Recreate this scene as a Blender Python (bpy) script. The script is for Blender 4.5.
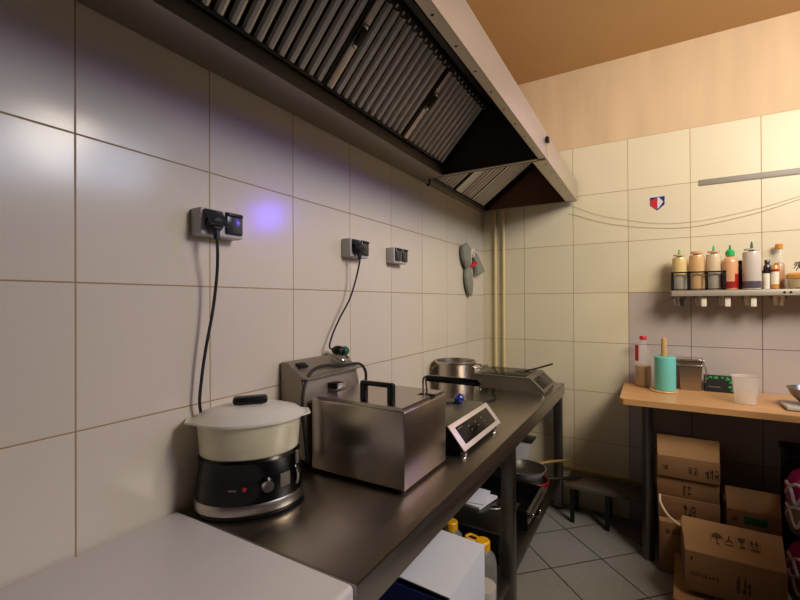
import bpy, bmesh, math, random
from mathutils import Vector, Matrix
random.seed(7)
for o in list(bpy.data.objects): bpy.data.objects.remove(o)
SC = bpy.context.scene
COL = SC.collection
PI = math.pi

# ------------------------------------------------------------------ camera
D = 3.072            # far wall
H = 1.397            # camera height
CEIL = 2.966
yaw, pitch, roll, F = 0.53447, 0.00379, -0.00439, 421.5
f_ = Vector((-math.sin(yaw)*math.cos(pitch), math.cos(yaw)*math.cos(pitch), math.sin(pitch)))
r0 = Vector((math.cos(yaw), math.sin(yaw), 0)); u0 = r0.cross(f_)
r_ = r0*math.cos(roll)+u0*math.sin(roll); u_ = -r0*math.sin(roll)+u0*math.cos(roll)
cd = bpy.data.cameras.new('camera'); cam = bpy.data.objects.new('camera', cd); COL.objects.link(cam)
cd.sensor_width = 36; cd.lens = F*36/800; cd.clip_start = .02
m = Matrix((r_, u_, -f_)).transposed().to_4x4(); m.translation = Vector((1.0876, 0, H)); cam.matrix_world = m
SC.camera = cam

# ------------------------------------------------------------------ light
w = bpy.data.worlds.new('room_ambient'); SC.world = w; w.use_nodes = True
w.node_tree.nodes['Background'].inputs[0].default_value = (.55, .6, .7, 1)
w.node_tree.nodes['Background'].inputs[1].default_value = .008
def area(name, loc, target, sx, sy, col, power):
    l = bpy.data.lights.new(name, 'AREA'); l.shape = 'RECTANGLE'; l.size = sx; l.size_y = sy
    l.color = col; l.energy = power
    o = bpy.data.objects.new(name, l); COL.objects.link(o); o.location = loc
    o.rotation_euler = (Vector(target)-Vector(loc)).to_track_quat('-Z', 'Y').to_euler()
    return o
area('warm_ceiling_light', (2.35, 1.35, 2.66), (1.15, 3.07, 1.25), .9, .7, (1, .87, .69), 49)
area('cool_tube_light', (3.6, 1.75, 2.85), (1.2, .9, 1.1), 1.5, .7, (.62, .74, 1), 46)
vi = area('violet_insect_light', (2.25, 3.0, 2.27), (0, .955, 1.682), .06, .18, (.14, .07, 1), .75)
vi.data.spread = math.radians(50)
SC.view_settings.view_transform = 'Standard'; SC.view_settings.look = 'None'
SC.view_settings.exposure = 0.0; SC.view_settings.gamma = 1; SC.view_settings.use_curve_mapping = False

# ------------------------------------------------------------------ materials
def lin(h):
    h = h.lstrip('#'); out = []
    for i in (0, 2, 4):
        c = int(h[i:i+2], 16)/255
        out.append(c/12.92 if c <= .04045 else ((c+.055)/1.055)**2.4)
    return tuple(out)+(1,)
def pm(name, col, rough=.5, metal=0, var=.0, vscale=8, bump=0, bscale=40, stretch=(1, 1, 1), trans=0, alpha=1, coat=0, spec=.5, sss=0, rvar=0):
    mt = bpy.data.materials.new(name); mt.use_nodes = True; nt = mt.node_tree; N = nt.nodes; L = nt.links
    b = N['Principled BSDF']; c = lin(col)
    b.inputs['Base Color'].default_value = c; b.inputs['Roughness'].default_value = rough; b.inputs['Metallic'].default_value = metal
    b.inputs['Transmission Weight'].default_value = trans; b.inputs['Alpha'].default_value = alpha
    b.inputs['Coat Weight'].default_value = coat; b.inputs['Specular IOR Level'].default_value = spec
    tc = N.new('ShaderNodeTexCoord'); mp = N.new('ShaderNodeMapping'); mp.inputs['Scale'].default_value = stretch
    L.new(tc.outputs['Object'], mp.inputs['Vector'])
    if var or rvar:
        n = N.new('ShaderNodeTexNoise'); n.inputs['Scale'].default_value = vscale; n.inputs['Detail'].default_value = 5
        L.new(mp.outputs[0], n.inputs['Vector'])
        if var:
            mx = N.new('ShaderNodeMix'); mx.data_type = 'RGBA'
            mx.inputs['A'].default_value = tuple(max(0, x*(1-var)) for x in c[:3])+(1,)
            mx.inputs['B'].default_value = tuple(min(1, x*(1+var)) for x in c[:3])+(1,)
            L.new(n.outputs['Fac'], mx.inputs['Factor']); L.new(mx.outputs['Result'], b.inputs['Base Color'])
        if rvar:
            mr = N.new('ShaderNodeMapRange'); mr.inputs['To Min'].default_value = max(.02, rough-rvar); mr.inputs['To Max'].default_value = rough+rvar
            L.new(n.outputs['Fac'], mr.inputs['Value']); L.new(mr.outputs[0], b.inputs['Roughness'])
    if bump:
        n2 = N.new('ShaderNodeTexNoise'); n2.inputs['Scale'].default_value = bscale; n2.inputs['Detail'].default_value = 3
        L.new(mp.outputs[0], n2.inputs['Vector'])
        bp = N.new('ShaderNodeBump'); bp.inputs['Strength'].default_value = bump; bp.inputs['Distance'].default_value = .002
        L.new(n2.outputs['Fac'], bp.inputs['Height']); L.new(bp.outputs[0], b.inputs['Normal'])
    return mt

def tile_material(name, axis, o_h, o_v, pitch_h, pitch_v, top, cream, grey=None, grout='#a0845a', rough=.17, plaster='#d8bd9c'):
    """glazed wall tiles up to height `top`, painted plaster above; all in room coordinates"""
    mt = bpy.data.materials.new(name); mt.use_nodes = True; nt = mt.node_tree; N = nt.nodes; L = nt.links
    b = N['Principled BSDF']
    g = N.new('ShaderNodeNewGeometry'); s = N.new('ShaderNodeSeparateXYZ'); L.new(g.outputs['Position'], s.inputs[0])
    def M(op, a, bb=None, c=None):
        n = N.new('ShaderNodeMath'); n.operation = op
        for i, v in enumerate((a, bb, c)):
            if v is None: continue
            if isinstance(v, (int, float)): n.inputs[i].default_value = v
            else: L.new(v, n.inputs[i])
        return n.outputs[0]
    hc = s.outputs[axis]; z = s.outputs['Z']
    uh = M('DIVIDE', M('SUBTRACT', hc, o_h), pitch_h); uv = M('DIVIDE', M('SUBTRACT', z, o_v), pitch_v)
    def edge(u, p):
        fr = M('FRACT', u); d = M('MINIMUM', fr, M('SUBTRACT', 1, fr)); return M('MULTIPLY', d, p)
    d = M('MINIMUM', edge(uh, pitch_h), edge(uv, pitch_v))
    mr = N.new('ShaderNodeMapRange'); mr.inputs['From Min'].default_value = .0010; mr.inputs['From Max'].default_value = .0024
    L.new(d, mr.inputs['Value']); mask = mr.outputs[0]          # 0 grout, 1 tile
    cell = N.new('ShaderNodeCombineXYZ'); L.new(M('FLOOR', uh), cell.inputs[0]); L.new(M('FLOOR', uv), cell.inputs[1])
    wn = N.new('ShaderNodeTexWhiteNoise'); L.new(cell.outputs[0], wn.inputs['Vector'])
    ns = N.new('ShaderNodeTexNoise'); ns.inputs['Scale'].default_value = 3.5; ns.inputs['Detail'].default_value = 6
    L.new(g.outputs['Position'], ns.inputs['Vector'])
    def mix(fac, A, B):
        mx = N.new('ShaderNodeMix'); mx.data_type = 'RGBA'
        for k, v in (('Factor', fac), ('A', A), ('B', B)):
            if isinstance(v, (tuple, float, int)): mx.inputs[k].default_value = v
            else: L.new(v, mx.inputs[k])
        return mx.outputs['Result']
    c = lin(cream); sc = lambda k: tuple(x*k for x in c[:3])+(1,)
    f = M('ADD', M('MULTIPLY', wn.outputs['Value'], .5), M('MULTIPLY', ns.outputs['Fac'], .5))
    tcol = mix(f, sc(.92), sc(1.05))
    if grey:
        x0, z1, gcol = grey
        gm = M('MULTIPLY', M('GREATER_THAN', hc, x0), M('LESS_THAN', z, z1))
        gc = lin(gcol); tcol = mix(gm, tcol, mix(ns.outputs['Fac'], tuple(x*.85 for x in gc[:3])+(1,), tuple(x*1.1 for x in gc[:3])+(1,)))
        gcolr = mix(gm, lin(grout), lin('#5d4c42'))
    else: gcolr = lin(grout)
    tiled = mix(mask, gcolr, tcol)
    # painted plaster with run marks
    cb = N.new('ShaderNodeCombineXYZ'); L.new(M('MULTIPLY', hc, 9), cb.inputs[0]); L.new(M('MULTIPLY', z, 1.3), cb.inputs[1])
    n3 = N.new('ShaderNodeTexNoise'); n3.inputs['Scale'].default_value = 1.0; n3.inputs['Detail'].default_value = 4; L.new(cb.outputs[0], n3.inputs['Vector'])
    p = lin(plaster); pcol = mix(n3.outputs['Fac'], tuple(x*.78 for x in p[:3])+(1,), tuple(min(1, x*1.1) for x in p[:3])+(1,))
    up = M('GREATER_THAN', z, top)
    L.new(mix(up, tiled, pcol), b.inputs['Base Color'])
    rr = M('ADD', M('MULTIPLY', ns.outputs['Fac'], .10), rough-.05)
    rr = M('ADD', M('MULTIPLY', rr, mask), M('MULTIPLY', M('SUBTRACT', 1, mask), .8))
    rr = M('MAXIMUM', rr, M('MULTIPLY', up, .75)); L.new(rr, b.inputs['Roughness'])
    b.inputs['Specular IOR Level'].default_value = .30
    bp = N.new('ShaderNodeBump'); bp.inputs['Strength'].default_value = .5; bp.inputs['Distance'].default_value = .0015
    hgt = M('ADD', M('MAXIMUM', mask, up), M('MULTIPLY', ns.outputs['Fac'], .25)); L.new(hgt, bp.inputs['Height']); L.new(bp.outputs[0], b.inputs['Normal'])
    return mt

def floor_material():
    mt = bpy.data.materials.new('floor_tiles'); mt.use_nodes = True; nt = mt.node_tree; N = nt.nodes; L = nt.links
    b = N['Principled BSDF']
    g = N.new('ShaderNodeNewGeometry'); mp = N.new('ShaderNodeMapping')
    mp.inputs['Location'].default_value = (0, 0, 0); mp.inputs['Rotation'].default_value = (0, 0, 0)
    sb = N.new('ShaderNodeVectorMath'); sb.operation = 'SUBTRACT'; sb.inputs[1].default_value = (.637, 2.739, 0)
    L.new(g.outputs['Position'], sb.inputs[0])
    rt = N.new('ShaderNodeVectorRotate'); rt.rotation_type = 'Z_AXIS'; rt.inputs['Angle'].default_value = math.radians(45)
    L.new(sb.outputs[0], rt.inputs['Vector'])
    s = N.new('ShaderNodeSeparateXYZ'); L.new(rt.outputs[0], s.inputs[0])
    def M(op, a, bb=None):
        n = N.new('ShaderNodeMath'); n.operation = op
        for i, v in enumerate((a, bb)):
            if v is None: continue
            if isinstance(v, (int, float)): n.inputs[i].default_value = v
            else: L.new(v, n.inputs[i])
        return n.outputs[0]
    P = .310
    def edge(u):
        fr = M('FRACT', M('DIVIDE', u, P)); return M('MULTIPLY', M('MINIMUM', fr, M('SUBTRACT', 1, fr)), P)
    d = M('MINIMUM', edge(s.outputs[0]), edge(s.outputs[1]))
    mr = N.new('ShaderNodeMapRange'); mr.inputs['From Min'].default_value = .0022; mr.inputs['From Max'].default_value = .0042; L.new(d, mr.inputs['Value'])
    ns = N.new('ShaderNodeTexNoise'); ns.inputs['Scale'].default_value = 60; ns.inputs['Detail'].default_value = 4; L.new(g.outputs['Position'], ns.inputs['Vector'])
    n2 = N.new('ShaderNodeTexNoise'); n2.inputs['Scale'].default_value = 4; n2.inputs['Detail'].default_value = 4; L.new(g.outputs['Position'], n2.inputs['Vector'])
    def mix(fac, A, B):
        mx = N.new('ShaderNodeMix'); mx.data_type = 'RGBA'
        for k, v in (('Factor', fac), ('A', A), ('B', B)):
            if isinstance(v, tuple): mx.inputs[k].default_value = v
            else: L.new(v, mx.inputs[k])
        return mx.outputs['Result']
    f = M('ADD', M('MULTIPLY', ns.outputs['Fac'], .6), M('MULTIPLY', n2.outputs['Fac'], .4))
    L.new(mix(mr.outputs[0], lin('#2b2520'), mix(f, lin('#7a7a7a'), lin('#a4a4a4'))), b.inputs['Base Color'])
    b.inputs['Roughness'].default_value = .33
    bp = N.new('ShaderNodeBump'); bp.inputs['Strength'].default_value = .5; bp.inputs['Distance'].default_value = .002
    L.new(mr.outputs[0], bp.inputs['Height']); L.new(bp.outputs[0], b.inputs['Normal'])
    return mt

def wood_material(name, a, bcol, scale=(1, 14, 14), rough=.35):
    mt = bpy.data.materials.new(name); mt.use_nodes = True; nt = mt.node_tree; N = nt.nodes; L = nt.links
    b = N['Principled BSDF']; tc = N.new('ShaderNodeTexCoord'); mp = N.new('ShaderNodeMapping'); mp.inputs['Scale'].default_value = scale
    L.new(tc.outputs['Object'], mp.inputs[0]); n = N.new('ShaderNodeTexNoise'); n.inputs['Scale'].default_value = 3; n.inputs['Detail'].default_value = 6; n.inputs['Distortion'].default_value = .6
    L.new(mp.outputs[0], n.inputs['Vector']); r = N.new('ShaderNodeValToRGB'); r.color_ramp.elements[0].color = lin(a); r.color_ramp.elements[1].color = lin(bcol)
    r.color_ramp.elements[0].position = .3; r.color_ramp.elements[1].position = .7
    L.new(n.outputs['Fac'], r.inputs[0]); L.new(r.outputs[0], b.inputs['Base Color']); b.inputs['Roughness'].default_value = rough
    return mt

MT = {}
MT['steel'] = pm('brushed_steel', '#b9b0a6', .30, 1, var=.06, vscale=3, bump=.05, bscale=30, stretch=(1, 30, 30), rvar=.05)
MT['steel_top'] = pm('worn_worktop_steel', '#b0a79d', .33, 1, var=.10, vscale=5, bump=.04, bscale=60, stretch=(25, 1, 25), rvar=.08)
MT['steel_dull'] = pm('dull_greasy_steel', '#968d80', .42, .65, var=.12, vscale=4, rvar=.1)
MT['hood_steel'] = pm('hood_steel', '#bdb3a4', .38, .7, var=.08, vscale=3, rvar=.06)
MT['hood_dark'] = pm('shaded_greasy_hood', '#2c2722', .5, .3, var=.2, vscale=4, rvar=.1)  # near-black colour holds the hood's inner shade as well as grease
MT['hood_brown'] = pm('brown_reflection_plate', '#6e5444', .35, 1, var=.25, vscale=3, rvar=.1)  # brown is the plate's reflection of its surroundings, painted into the colour
MT['baffle'] = pm('baffle_steel', '#e8e2dc', .34, .4, var=.1, vscale=6, rvar=.1)
MT['shelf_steel'] = pm('pale_shelf_steel', '#c6bdb0', .4, .45, var=.05, vscale=6)
MT['chrome'] = pm('chrome', '#d0d0d2', .12, 1)
MT['leg_steel'] = pm('leg_steel', '#77736f', .35, 1, var=.05, vscale=5)
MT['black'] = pm('black_plastic', '#0d0d0f', .4, 0, var=.1, vscale=20, spec=.35)
MT['black_gloss'] = pm('glossy_black_plastic', '#06060a', .22, 0, var=.1, vscale=10, spec=.3)
MT['rubber'] = pm('black_rubber', '#161616', .6, 0, var=.1, vscale=20)
MT['socket_grey'] = pm('socket_grey_plastic', '#b9b7b6', .4, 0, var=.04, vscale=10)
MT['smoke'] = pm('smoked_socket_flap', '#2c2e33', .18, 0, var=.05, vscale=10)
MT['hob_grey'] = pm('hob_grey_metal', '#7d776c', .38, .7, var=.08, vscale=5)
MT['white_enamel'] = pm('white_enamel', '#d5d0cf', .32, 0, var=.05, vscale=6, rvar=.06)
MT['ceil'] = pm('stained_ceiling_paint', '#c8a06e', .8, 0, var=.10, vscale=1.2)
MT['plain_wall'] = pm('brown_wall_paint', '#6a5e52', .7, 0, var=.05, vscale=2)
MT['cream_pipe'] = pm('cream_painted_pipe', '#dccb96', .4, 0, var=.06, vscale=9)
MT['trim'] = pm('yellowed_skirting', '#b89c5c', .6, 0, var=.2, vscale=9)
MT['cardboard'] = pm('cardboard', '#8a6442', .85, 0, var=.10, vscale=6, bump=.2, bscale=90, stretch=(1, 1, 6))
MT['cardboard_in'] = pm('cardboard_edge', '#a07a52', .85, 0, var=.12, vscale=9)
MT['print'] = pm('dark_box_print', '#4a3524', .8, 0, var=.1, vscale=20)
MT['green_print'] = pm('green_box_print', '#1f6a34', .7, 0, var=.2, vscale=30)
MT['bench'] = pm('dark_bench_board', '#5d544a', .6, 0, var=.2, vscale=6)
MT['beech'] = wood_material('beech_laminate', '#c08f5c', '#d2a26c')
MT['wood_light'] = wood_material('light_wood', '#c19a63', '#dcb981', (12, 12, 1))
MT['mint'] = pm('mint_green_plastic', '#72cdc6', .45, 0, var=.04, vscale=8)
MT['frost'] = pm('frosted_lid_plastic', '#f6f2ea', .3, 0, var=.03, vscale=8, alpha=.72, sss=.2)
MT['bowl_food'] = pm('rice_filled_bowl_plastic', '#e0d8b8', .3, 0, var=.16, vscale=22, coat=.3)
MT['clear'] = pm('clear_plastic', '#f2efe8', .08, 0, alpha=.17, spec=.6)
MT['cup'] = pm('translucent_cup_plastic', '#f2eae0', .15, 0, alpha=.24, spec=.6)
MT['lilac_steel'] = pm('panel_frame', '#e4d8d4', .38, .55, var=.04, vscale=10)
MT['panel_black'] = pm('black_glass_panel', '#120f0c', .16, 0, var=.1, vscale=10, spec=.15)
MT['mark'] = pm('pale_panel_print', '#6d655b', .5, 0, var=.05, vscale=10)
MT['blue'] = pm('dark_blue_plastic', '#22368a', .2, 0, var=.15, vscale=40, coat=.5)
MT['green'] = pm('bright_green_plastic', '#1fae5a', .35, 0, var=.05, vscale=10)
MT['dgreen'] = pm('dark_green_plastic', '#145a40', .35, 0, var=.05, vscale=10)
MT['red'] = pm('red_plastic', '#c8202c', .35, 0, var=.06, vscale=10)
MT['darkred'] = pm('dark_red_enamel', '#8e1a22', .3, 0, var=.1, vscale=10)
MT['yellow'] = pm('yellow_plastic_cap', '#e5a812', .35, 0, var=.05, vscale=10)
MT['white_box'] = pm('white_card', '#dadce6', .6, 0, var=.04, vscale=14)  # plain white card; the slight blue is cool light put into the colour
MT['blue_box'] = pm('blue_printed_card', '#24398c', .5, 0, var=.1, vscale=9)
MT['grey_tile_strip'] = pm('grey_magnet_strip', '#8f8a82', .5, .0, var=.1, vscale=30)
MT['pink'] = pm('pink_printed_film', '#b31c66', .28, 0, var=.35, vscale=7, bump=.6, bscale=14, coat=.3)
MT['pale_film'] = pm('pale_printed_film', '#d9c9cf', .3, 0, var=.1, vscale=9)
MT['onion'] = pm('translucent_bag_film', '#7c6655', .3, 0, var=.35, vscale=14, bump=.6, bscale=20)
MT['wire_beige'] = pm('beige_wire', '#cbb78e', .6, 0, var=.05, vscale=9)
MT['rag_grey'] = pm('grey_green_rag', '#85877a', .75, 0, var=.25, vscale=22, bump=.5, bscale=40)
MT['pan_in'] = pm('worn_nonstick', '#4b463e', .35, .3, var=.15, vscale=9)
MT['pan_out'] = pm('pale_enamel', '#b9bcc4', .3, 0, var=.06, vscale=9)
MT['bowl_steel'] = pm('grey_bowl', '#8b8680', .3, .9, var=.06, vscale=6)
MT['paper'] = pm('pale_paper_label', '#e8e0cf', .6, 0, var=.04, vscale=18)
for n, c in (('sauce_yellow', '#dcc282'), ('sauce_orange', '#d4ae7c'), ('sauce_white', '#d8c4a4'), ('sauce_red', '#a32626'), ('sauce_peach', '#dca67c'),
             ('sauce_dark', '#33201c'), ('sauce_lilac', '#5e5462'), ('sauce_pale', '#cfc4ba'), ('oil', '#b48a4e'), ('amber', '#b9783a'), ('honey', '#cf8f3c'), ('cream_tub', '#e0cda8'), ('orange_rim', '#dda03c'), ('grey_brine', '#a8a298')):
    MT[n] = pm(n, c, .25, 0, var=.08, vscale=20, coat=.4)

# ------------------------------------------------------------------ mesh helpers
class MB:
    def __init__(s): s.bm = bmesh.new()
    def box(s, x0, x1, y0, y1, z0, z1, bev=0, seg=2, mtx=None):
        g = bmesh.ops.create_cube(s.bm, size=1, matrix=Matrix.Translation(((x0+x1)/2, (y0+y1)/2, (z0+z1)/2)) @ Matrix.Diagonal((abs(x1-x0), abs(y1-y0), abs(z1-z0), 1)))
        vs = g['verts']
        if bev:
            es = list({e for v in vs for e in v.link_edges})
            r = bmesh.ops.bevel(s.bm, geom=es, offset=bev, segments=seg, affect='EDGES', profile=.5)
            vs = list({v for f in r['faces'] for v in f.verts} | {v for v in vs if v.is_valid})
        if mtx is not None: bmesh.ops.transform(s.bm, matrix=mtx, verts=[v for v in vs if v.is_valid])
        return s
    def prism(s, poly, axis, a0, a1, mtx=None):
        def P(p, a):
            return {'x': (a, p[0], p[1]), 'y': (p[0], a, p[1]), 'z': (p[0], p[1], a)}[axis]
        A = [s.bm.verts.new(P(p, a0)) for p in poly]; B = [s.bm.verts.new(P(p, a1)) for p in poly]; n = len(poly)
        fs = [s.bm.faces.new(A[::-1]), s.bm.faces.new(B)]
        for i in range(n): fs.append(s.bm.faces.new((A[i], A[(i+1) % n], B[(i+1) % n], B[i])))
        bmesh.ops.recalc_face_normals(s.bm, faces=fs)
        if mtx is not None: bmesh.ops.transform(s.bm, matrix=mtx, verts=A+B)
        return s
    def lathe(s, prof, c=(0, 0, 0), seg=32, sx=1, sy=1, rot=0, mtx=None):
        rings = []; new = []
        M0 = Matrix.Translation(c) @ Matrix.Rotation(rot, 4, 'Z')
        if mtx is not None: M0 = mtx @ M0
        for r, z in prof:
            if r < 1e-6: v = [s.bm.verts.new(M0 @ Vector((0, 0, z)))]
            else: v = [s.bm.verts.new(M0 @ Vector((r*sx*math.cos(2*PI*k/seg), r*sy*math.sin(2*PI*k/seg), z))) for k in range(seg)]
            rings.append(v)
        fs = []
        for a, b in zip(rings, rings[1:]):
            if len(a) == 1 and len(b) == 1: continue
            for k in range(seg):
                k2 = (k+1) % seg
                if len(a) == 1: fs.append(s.bm.faces.new((a[0], b[k2], b[k])))
                elif len(b) == 1: fs.append(s.bm.faces.new((a[k], a[k2], b[0])))
                else: fs.append(s.bm.faces.new((a[k], a[k2], b[k2], b[k])))
        bmesh.ops.recalc_face_normals(s.bm, faces=fs)
        return s
    def tube(s, pts, r, seg=10, smooth=True, sub=6):
        P = [Vector(p) for p in pts]
        if smooth and len(P) > 2:
            Q = []
            for i in range(len(P)-1):
                p0 = P[max(i-1, 0)]; p1 = P[i]; p2 = P[i+1]; p3 = P[min(i+2, len(P)-1)]
                for k in range(sub):
                    t = k/sub
                    Q.append(.5*((2*p1)+(p2-p0)*t+(2*p0-5*p1+4*p2-p3)*t*t+(3*p1-p0-3*p2+p3)*t**3))
            Q.append(P[-1]); P = Q
        rings = []; n = None
        for i, p in enumerate(P):
            t = (P[min(i+1, len(P)-1)]-P[max(i-1, 0)]).normalized()
            if n is None: n = t.orthogonal().normalized()
            else: n = (n-t*n.dot(t)).normalized()
            b = t.cross(n); rr = r(i/(len(P)-1)) if callable(r) else r
            rings.append([s.bm.verts.new(p+(n*math.cos(2*PI*k/seg)+b*math.sin(2*PI*k/seg))*rr) for k in range(seg)])
        fs = [s.bm.faces.new(rings[0][::-1]), s.bm.faces.new(rings[-1])]
        for a, b in zip(rings, rings[1:]):
            for k in range(seg): fs.append(s.bm.faces.new((a[k], a[(k+1) % seg], b[(k+1) % seg], b[k])))
        bmesh.ops.recalc_face_normals(s.bm, faces=fs)
        return s
    def ball(s, c, rx, ry, rz, seg=20, mtx=None):
        M0 = Matrix.Translation(c) @ Matrix.Diagonal((rx, ry, rz, 1))
        if mtx is not None: M0 = mtx @ M0
        bmesh.ops.create_uvsphere(s.bm, u_segments=seg, v_segments=seg//2, radius=1, matrix=M0); return s
    def quad(s, *pts):
        s.bm.faces.new([s.bm.verts.new(p) for p in pts]); return s
    def slab(s, pts, th):
        """flat sheet through 4 (or more) points with real thickness th along its normal"""
        P = [Vector(p) for p in pts]; n = (P[1]-P[0]).cross(P[2]-P[0]).normalized()*th
        A = [s.bm.verts.new(p) for p in P]; B = [s.bm.verts.new(p+n) for p in P]; k = len(P)
        fs = [s.bm.faces.new(A[::-1]), s.bm.faces.new(B)]
        for i in range(k): fs.append(s.bm.faces.new((A[i], A[(i+1) % k], B[(i+1) % k], B[i])))
        bmesh.ops.recalc_face_normals(s.bm, faces=fs); return s
    def build(s, name, mat, parent=None, label=None, ang=35):
        me = bpy.data.meshes.new(name); s.bm.to_mesh(me); s.bm.free()
        me.polygons.foreach_set('use_smooth', [True]*len(me.polygons)); me.set_sharp_from_angle(angle=math.radians(ang))
        me.materials.append(MT[mat] if isinstance(mat, str) else mat)
        o = bpy.data.objects.new(name, me); COL.objects.link(o)
        if parent is None:
            xs = [v.co for v in me.vertices]
            c = Vector(((min(v.x for v in xs)+max(v.x for v in xs))/2, (min(v.y for v in xs)+max(v.y for v in xs))/2, min(v.z for v in xs)))
            me.transform(Matrix.Translation(-c)); o.location = c
        else:
            root = parent
            while root.parent: root = root.parent
            me.transform(Matrix.Translation(-root.location)); o.parent = parent
        if label: o['label'] = label
        return o
def thing(name, loc, label, cat, group=None):
    o = bpy.data.objects.new(name, None); COL.objects.link(o); o.location = loc; o.empty_display_size = .05
    o['label'] = label; o['category'] = cat
    if group: o['group'] = group
    return o
def tag(o, label, cat, group=None):
    o['label'] = label; o['category'] = cat
    if group: o['group'] = group
    return o
def struct(o): o['kind'] = 'structure'; return o

# ------------------------------------------------------------------ room shell
RX = 4.6; BY = -2.2
TV = .3285
mt_left = tile_material('left_wall_tiles', 'Y', .4344, 1.4421, .33, TV, 2.43, '#d6cbbb')
mt_far = tile_material('far_wall_tiles', 'X', .3122, 1.7767, .33, TV, 2.4337, '#ddd4ba', grey=(.9722, 1.4482, '#bbb0ac'), rough=.34)
struct(MB().box(-.1, 0, BY, D+.1, 0, CEIL).build('wall_left', mt_left))
struct(MB().box(0, RX, D, D+.1, 0, CEIL).build('wall_far', mt_far))
struct(MB().box(RX, RX+.1, BY, D+.1, 0, CEIL).build('wall_right', 'plain_wall'))
struct(MB().box(-.1, RX+.1, BY-.1, BY, 0, CEIL).build('wall_back', 'plain_wall'))
struct(MB().box(-.1, RX+.1, BY-.1, D+.1, -.1, 0).build('floor', floor_material()))
struct(MB().box(-.1, RX+.1, BY-.1, D+.1, CEIL, CEIL+.1).build('ceiling', 'ceil'))
struct(MB().box(1.64, 2.5, 1.62, 2.30, 0, 1.20).build('added_shade_block', 'plain_wall'))  # added block out of view, keeps lamp light off the cardboard boxes
struct(MB().box(.56, 2.6, D-.012, D-.0005, .243, .262, .003).build('baseboard_far', 'trim'))

# ------------------------------------------------------------------ steel worktable
TZ = .838; TX = .588; TY0 = .672; TY1 = 3.03
t = thing('steel_worktable', (.3, 1.85, 0), 'long stainless steel worktable along the tiled left wall', 'table')
MB().box(.004, TX, TY0, TY1, TZ-.004, TZ, .0015).box(TX-.004, TX, TY0, TY1, .763, TZ, .0015).box(.004, TX, TY1-.004, TY1, .763, TZ, .0015)\
    .box(.004, TX, TY0, TY0+.004, .763, TZ, .0015).box(.05, TX-.03, TY0+.03, TY1-.03, .785, .833).build('worktop', 'steel_top', t)
for ly in (.72, 1.83, 2.995):
    for lx in (.07, .552):
        MB().box(lx-.027, lx+.027, ly-.027, ly+.027, .018, .79, .004).lathe([(0, 0), (.022, 0), (.022, .012), (.014, .02), (0, .02)], (lx, ly, 0), 16).build('leg', 'leg_steel', t)
MB().box(.03, .565, .72, 2.98, .175, .200, .003).build('lower_shelf', 'leg_steel', t)

# ------------------------------------------------------------------ white chest at the near end
t = thing('chest_freezer', (.3, .1, 0), 'white enamel chest with a flat smooth top, at the near end of the steel worktable', 'freezer')
MB().box(.012, .575, -.62, .650, .02, .795, .01).build('cabinet', 'white_enamel', t)
MB().box(.004, .590, -.635, .665, .80, .846, .012, 4).build('lid', 'white_enamel', t)
for fx in (.06, .52):
    for fy in (-.56, .6): MB().lathe([(0, 0), (.02, 0), (.02, .022), (0, .022)], (fx, fy, 0), 16).build('foot', 'rubber', t)

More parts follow.
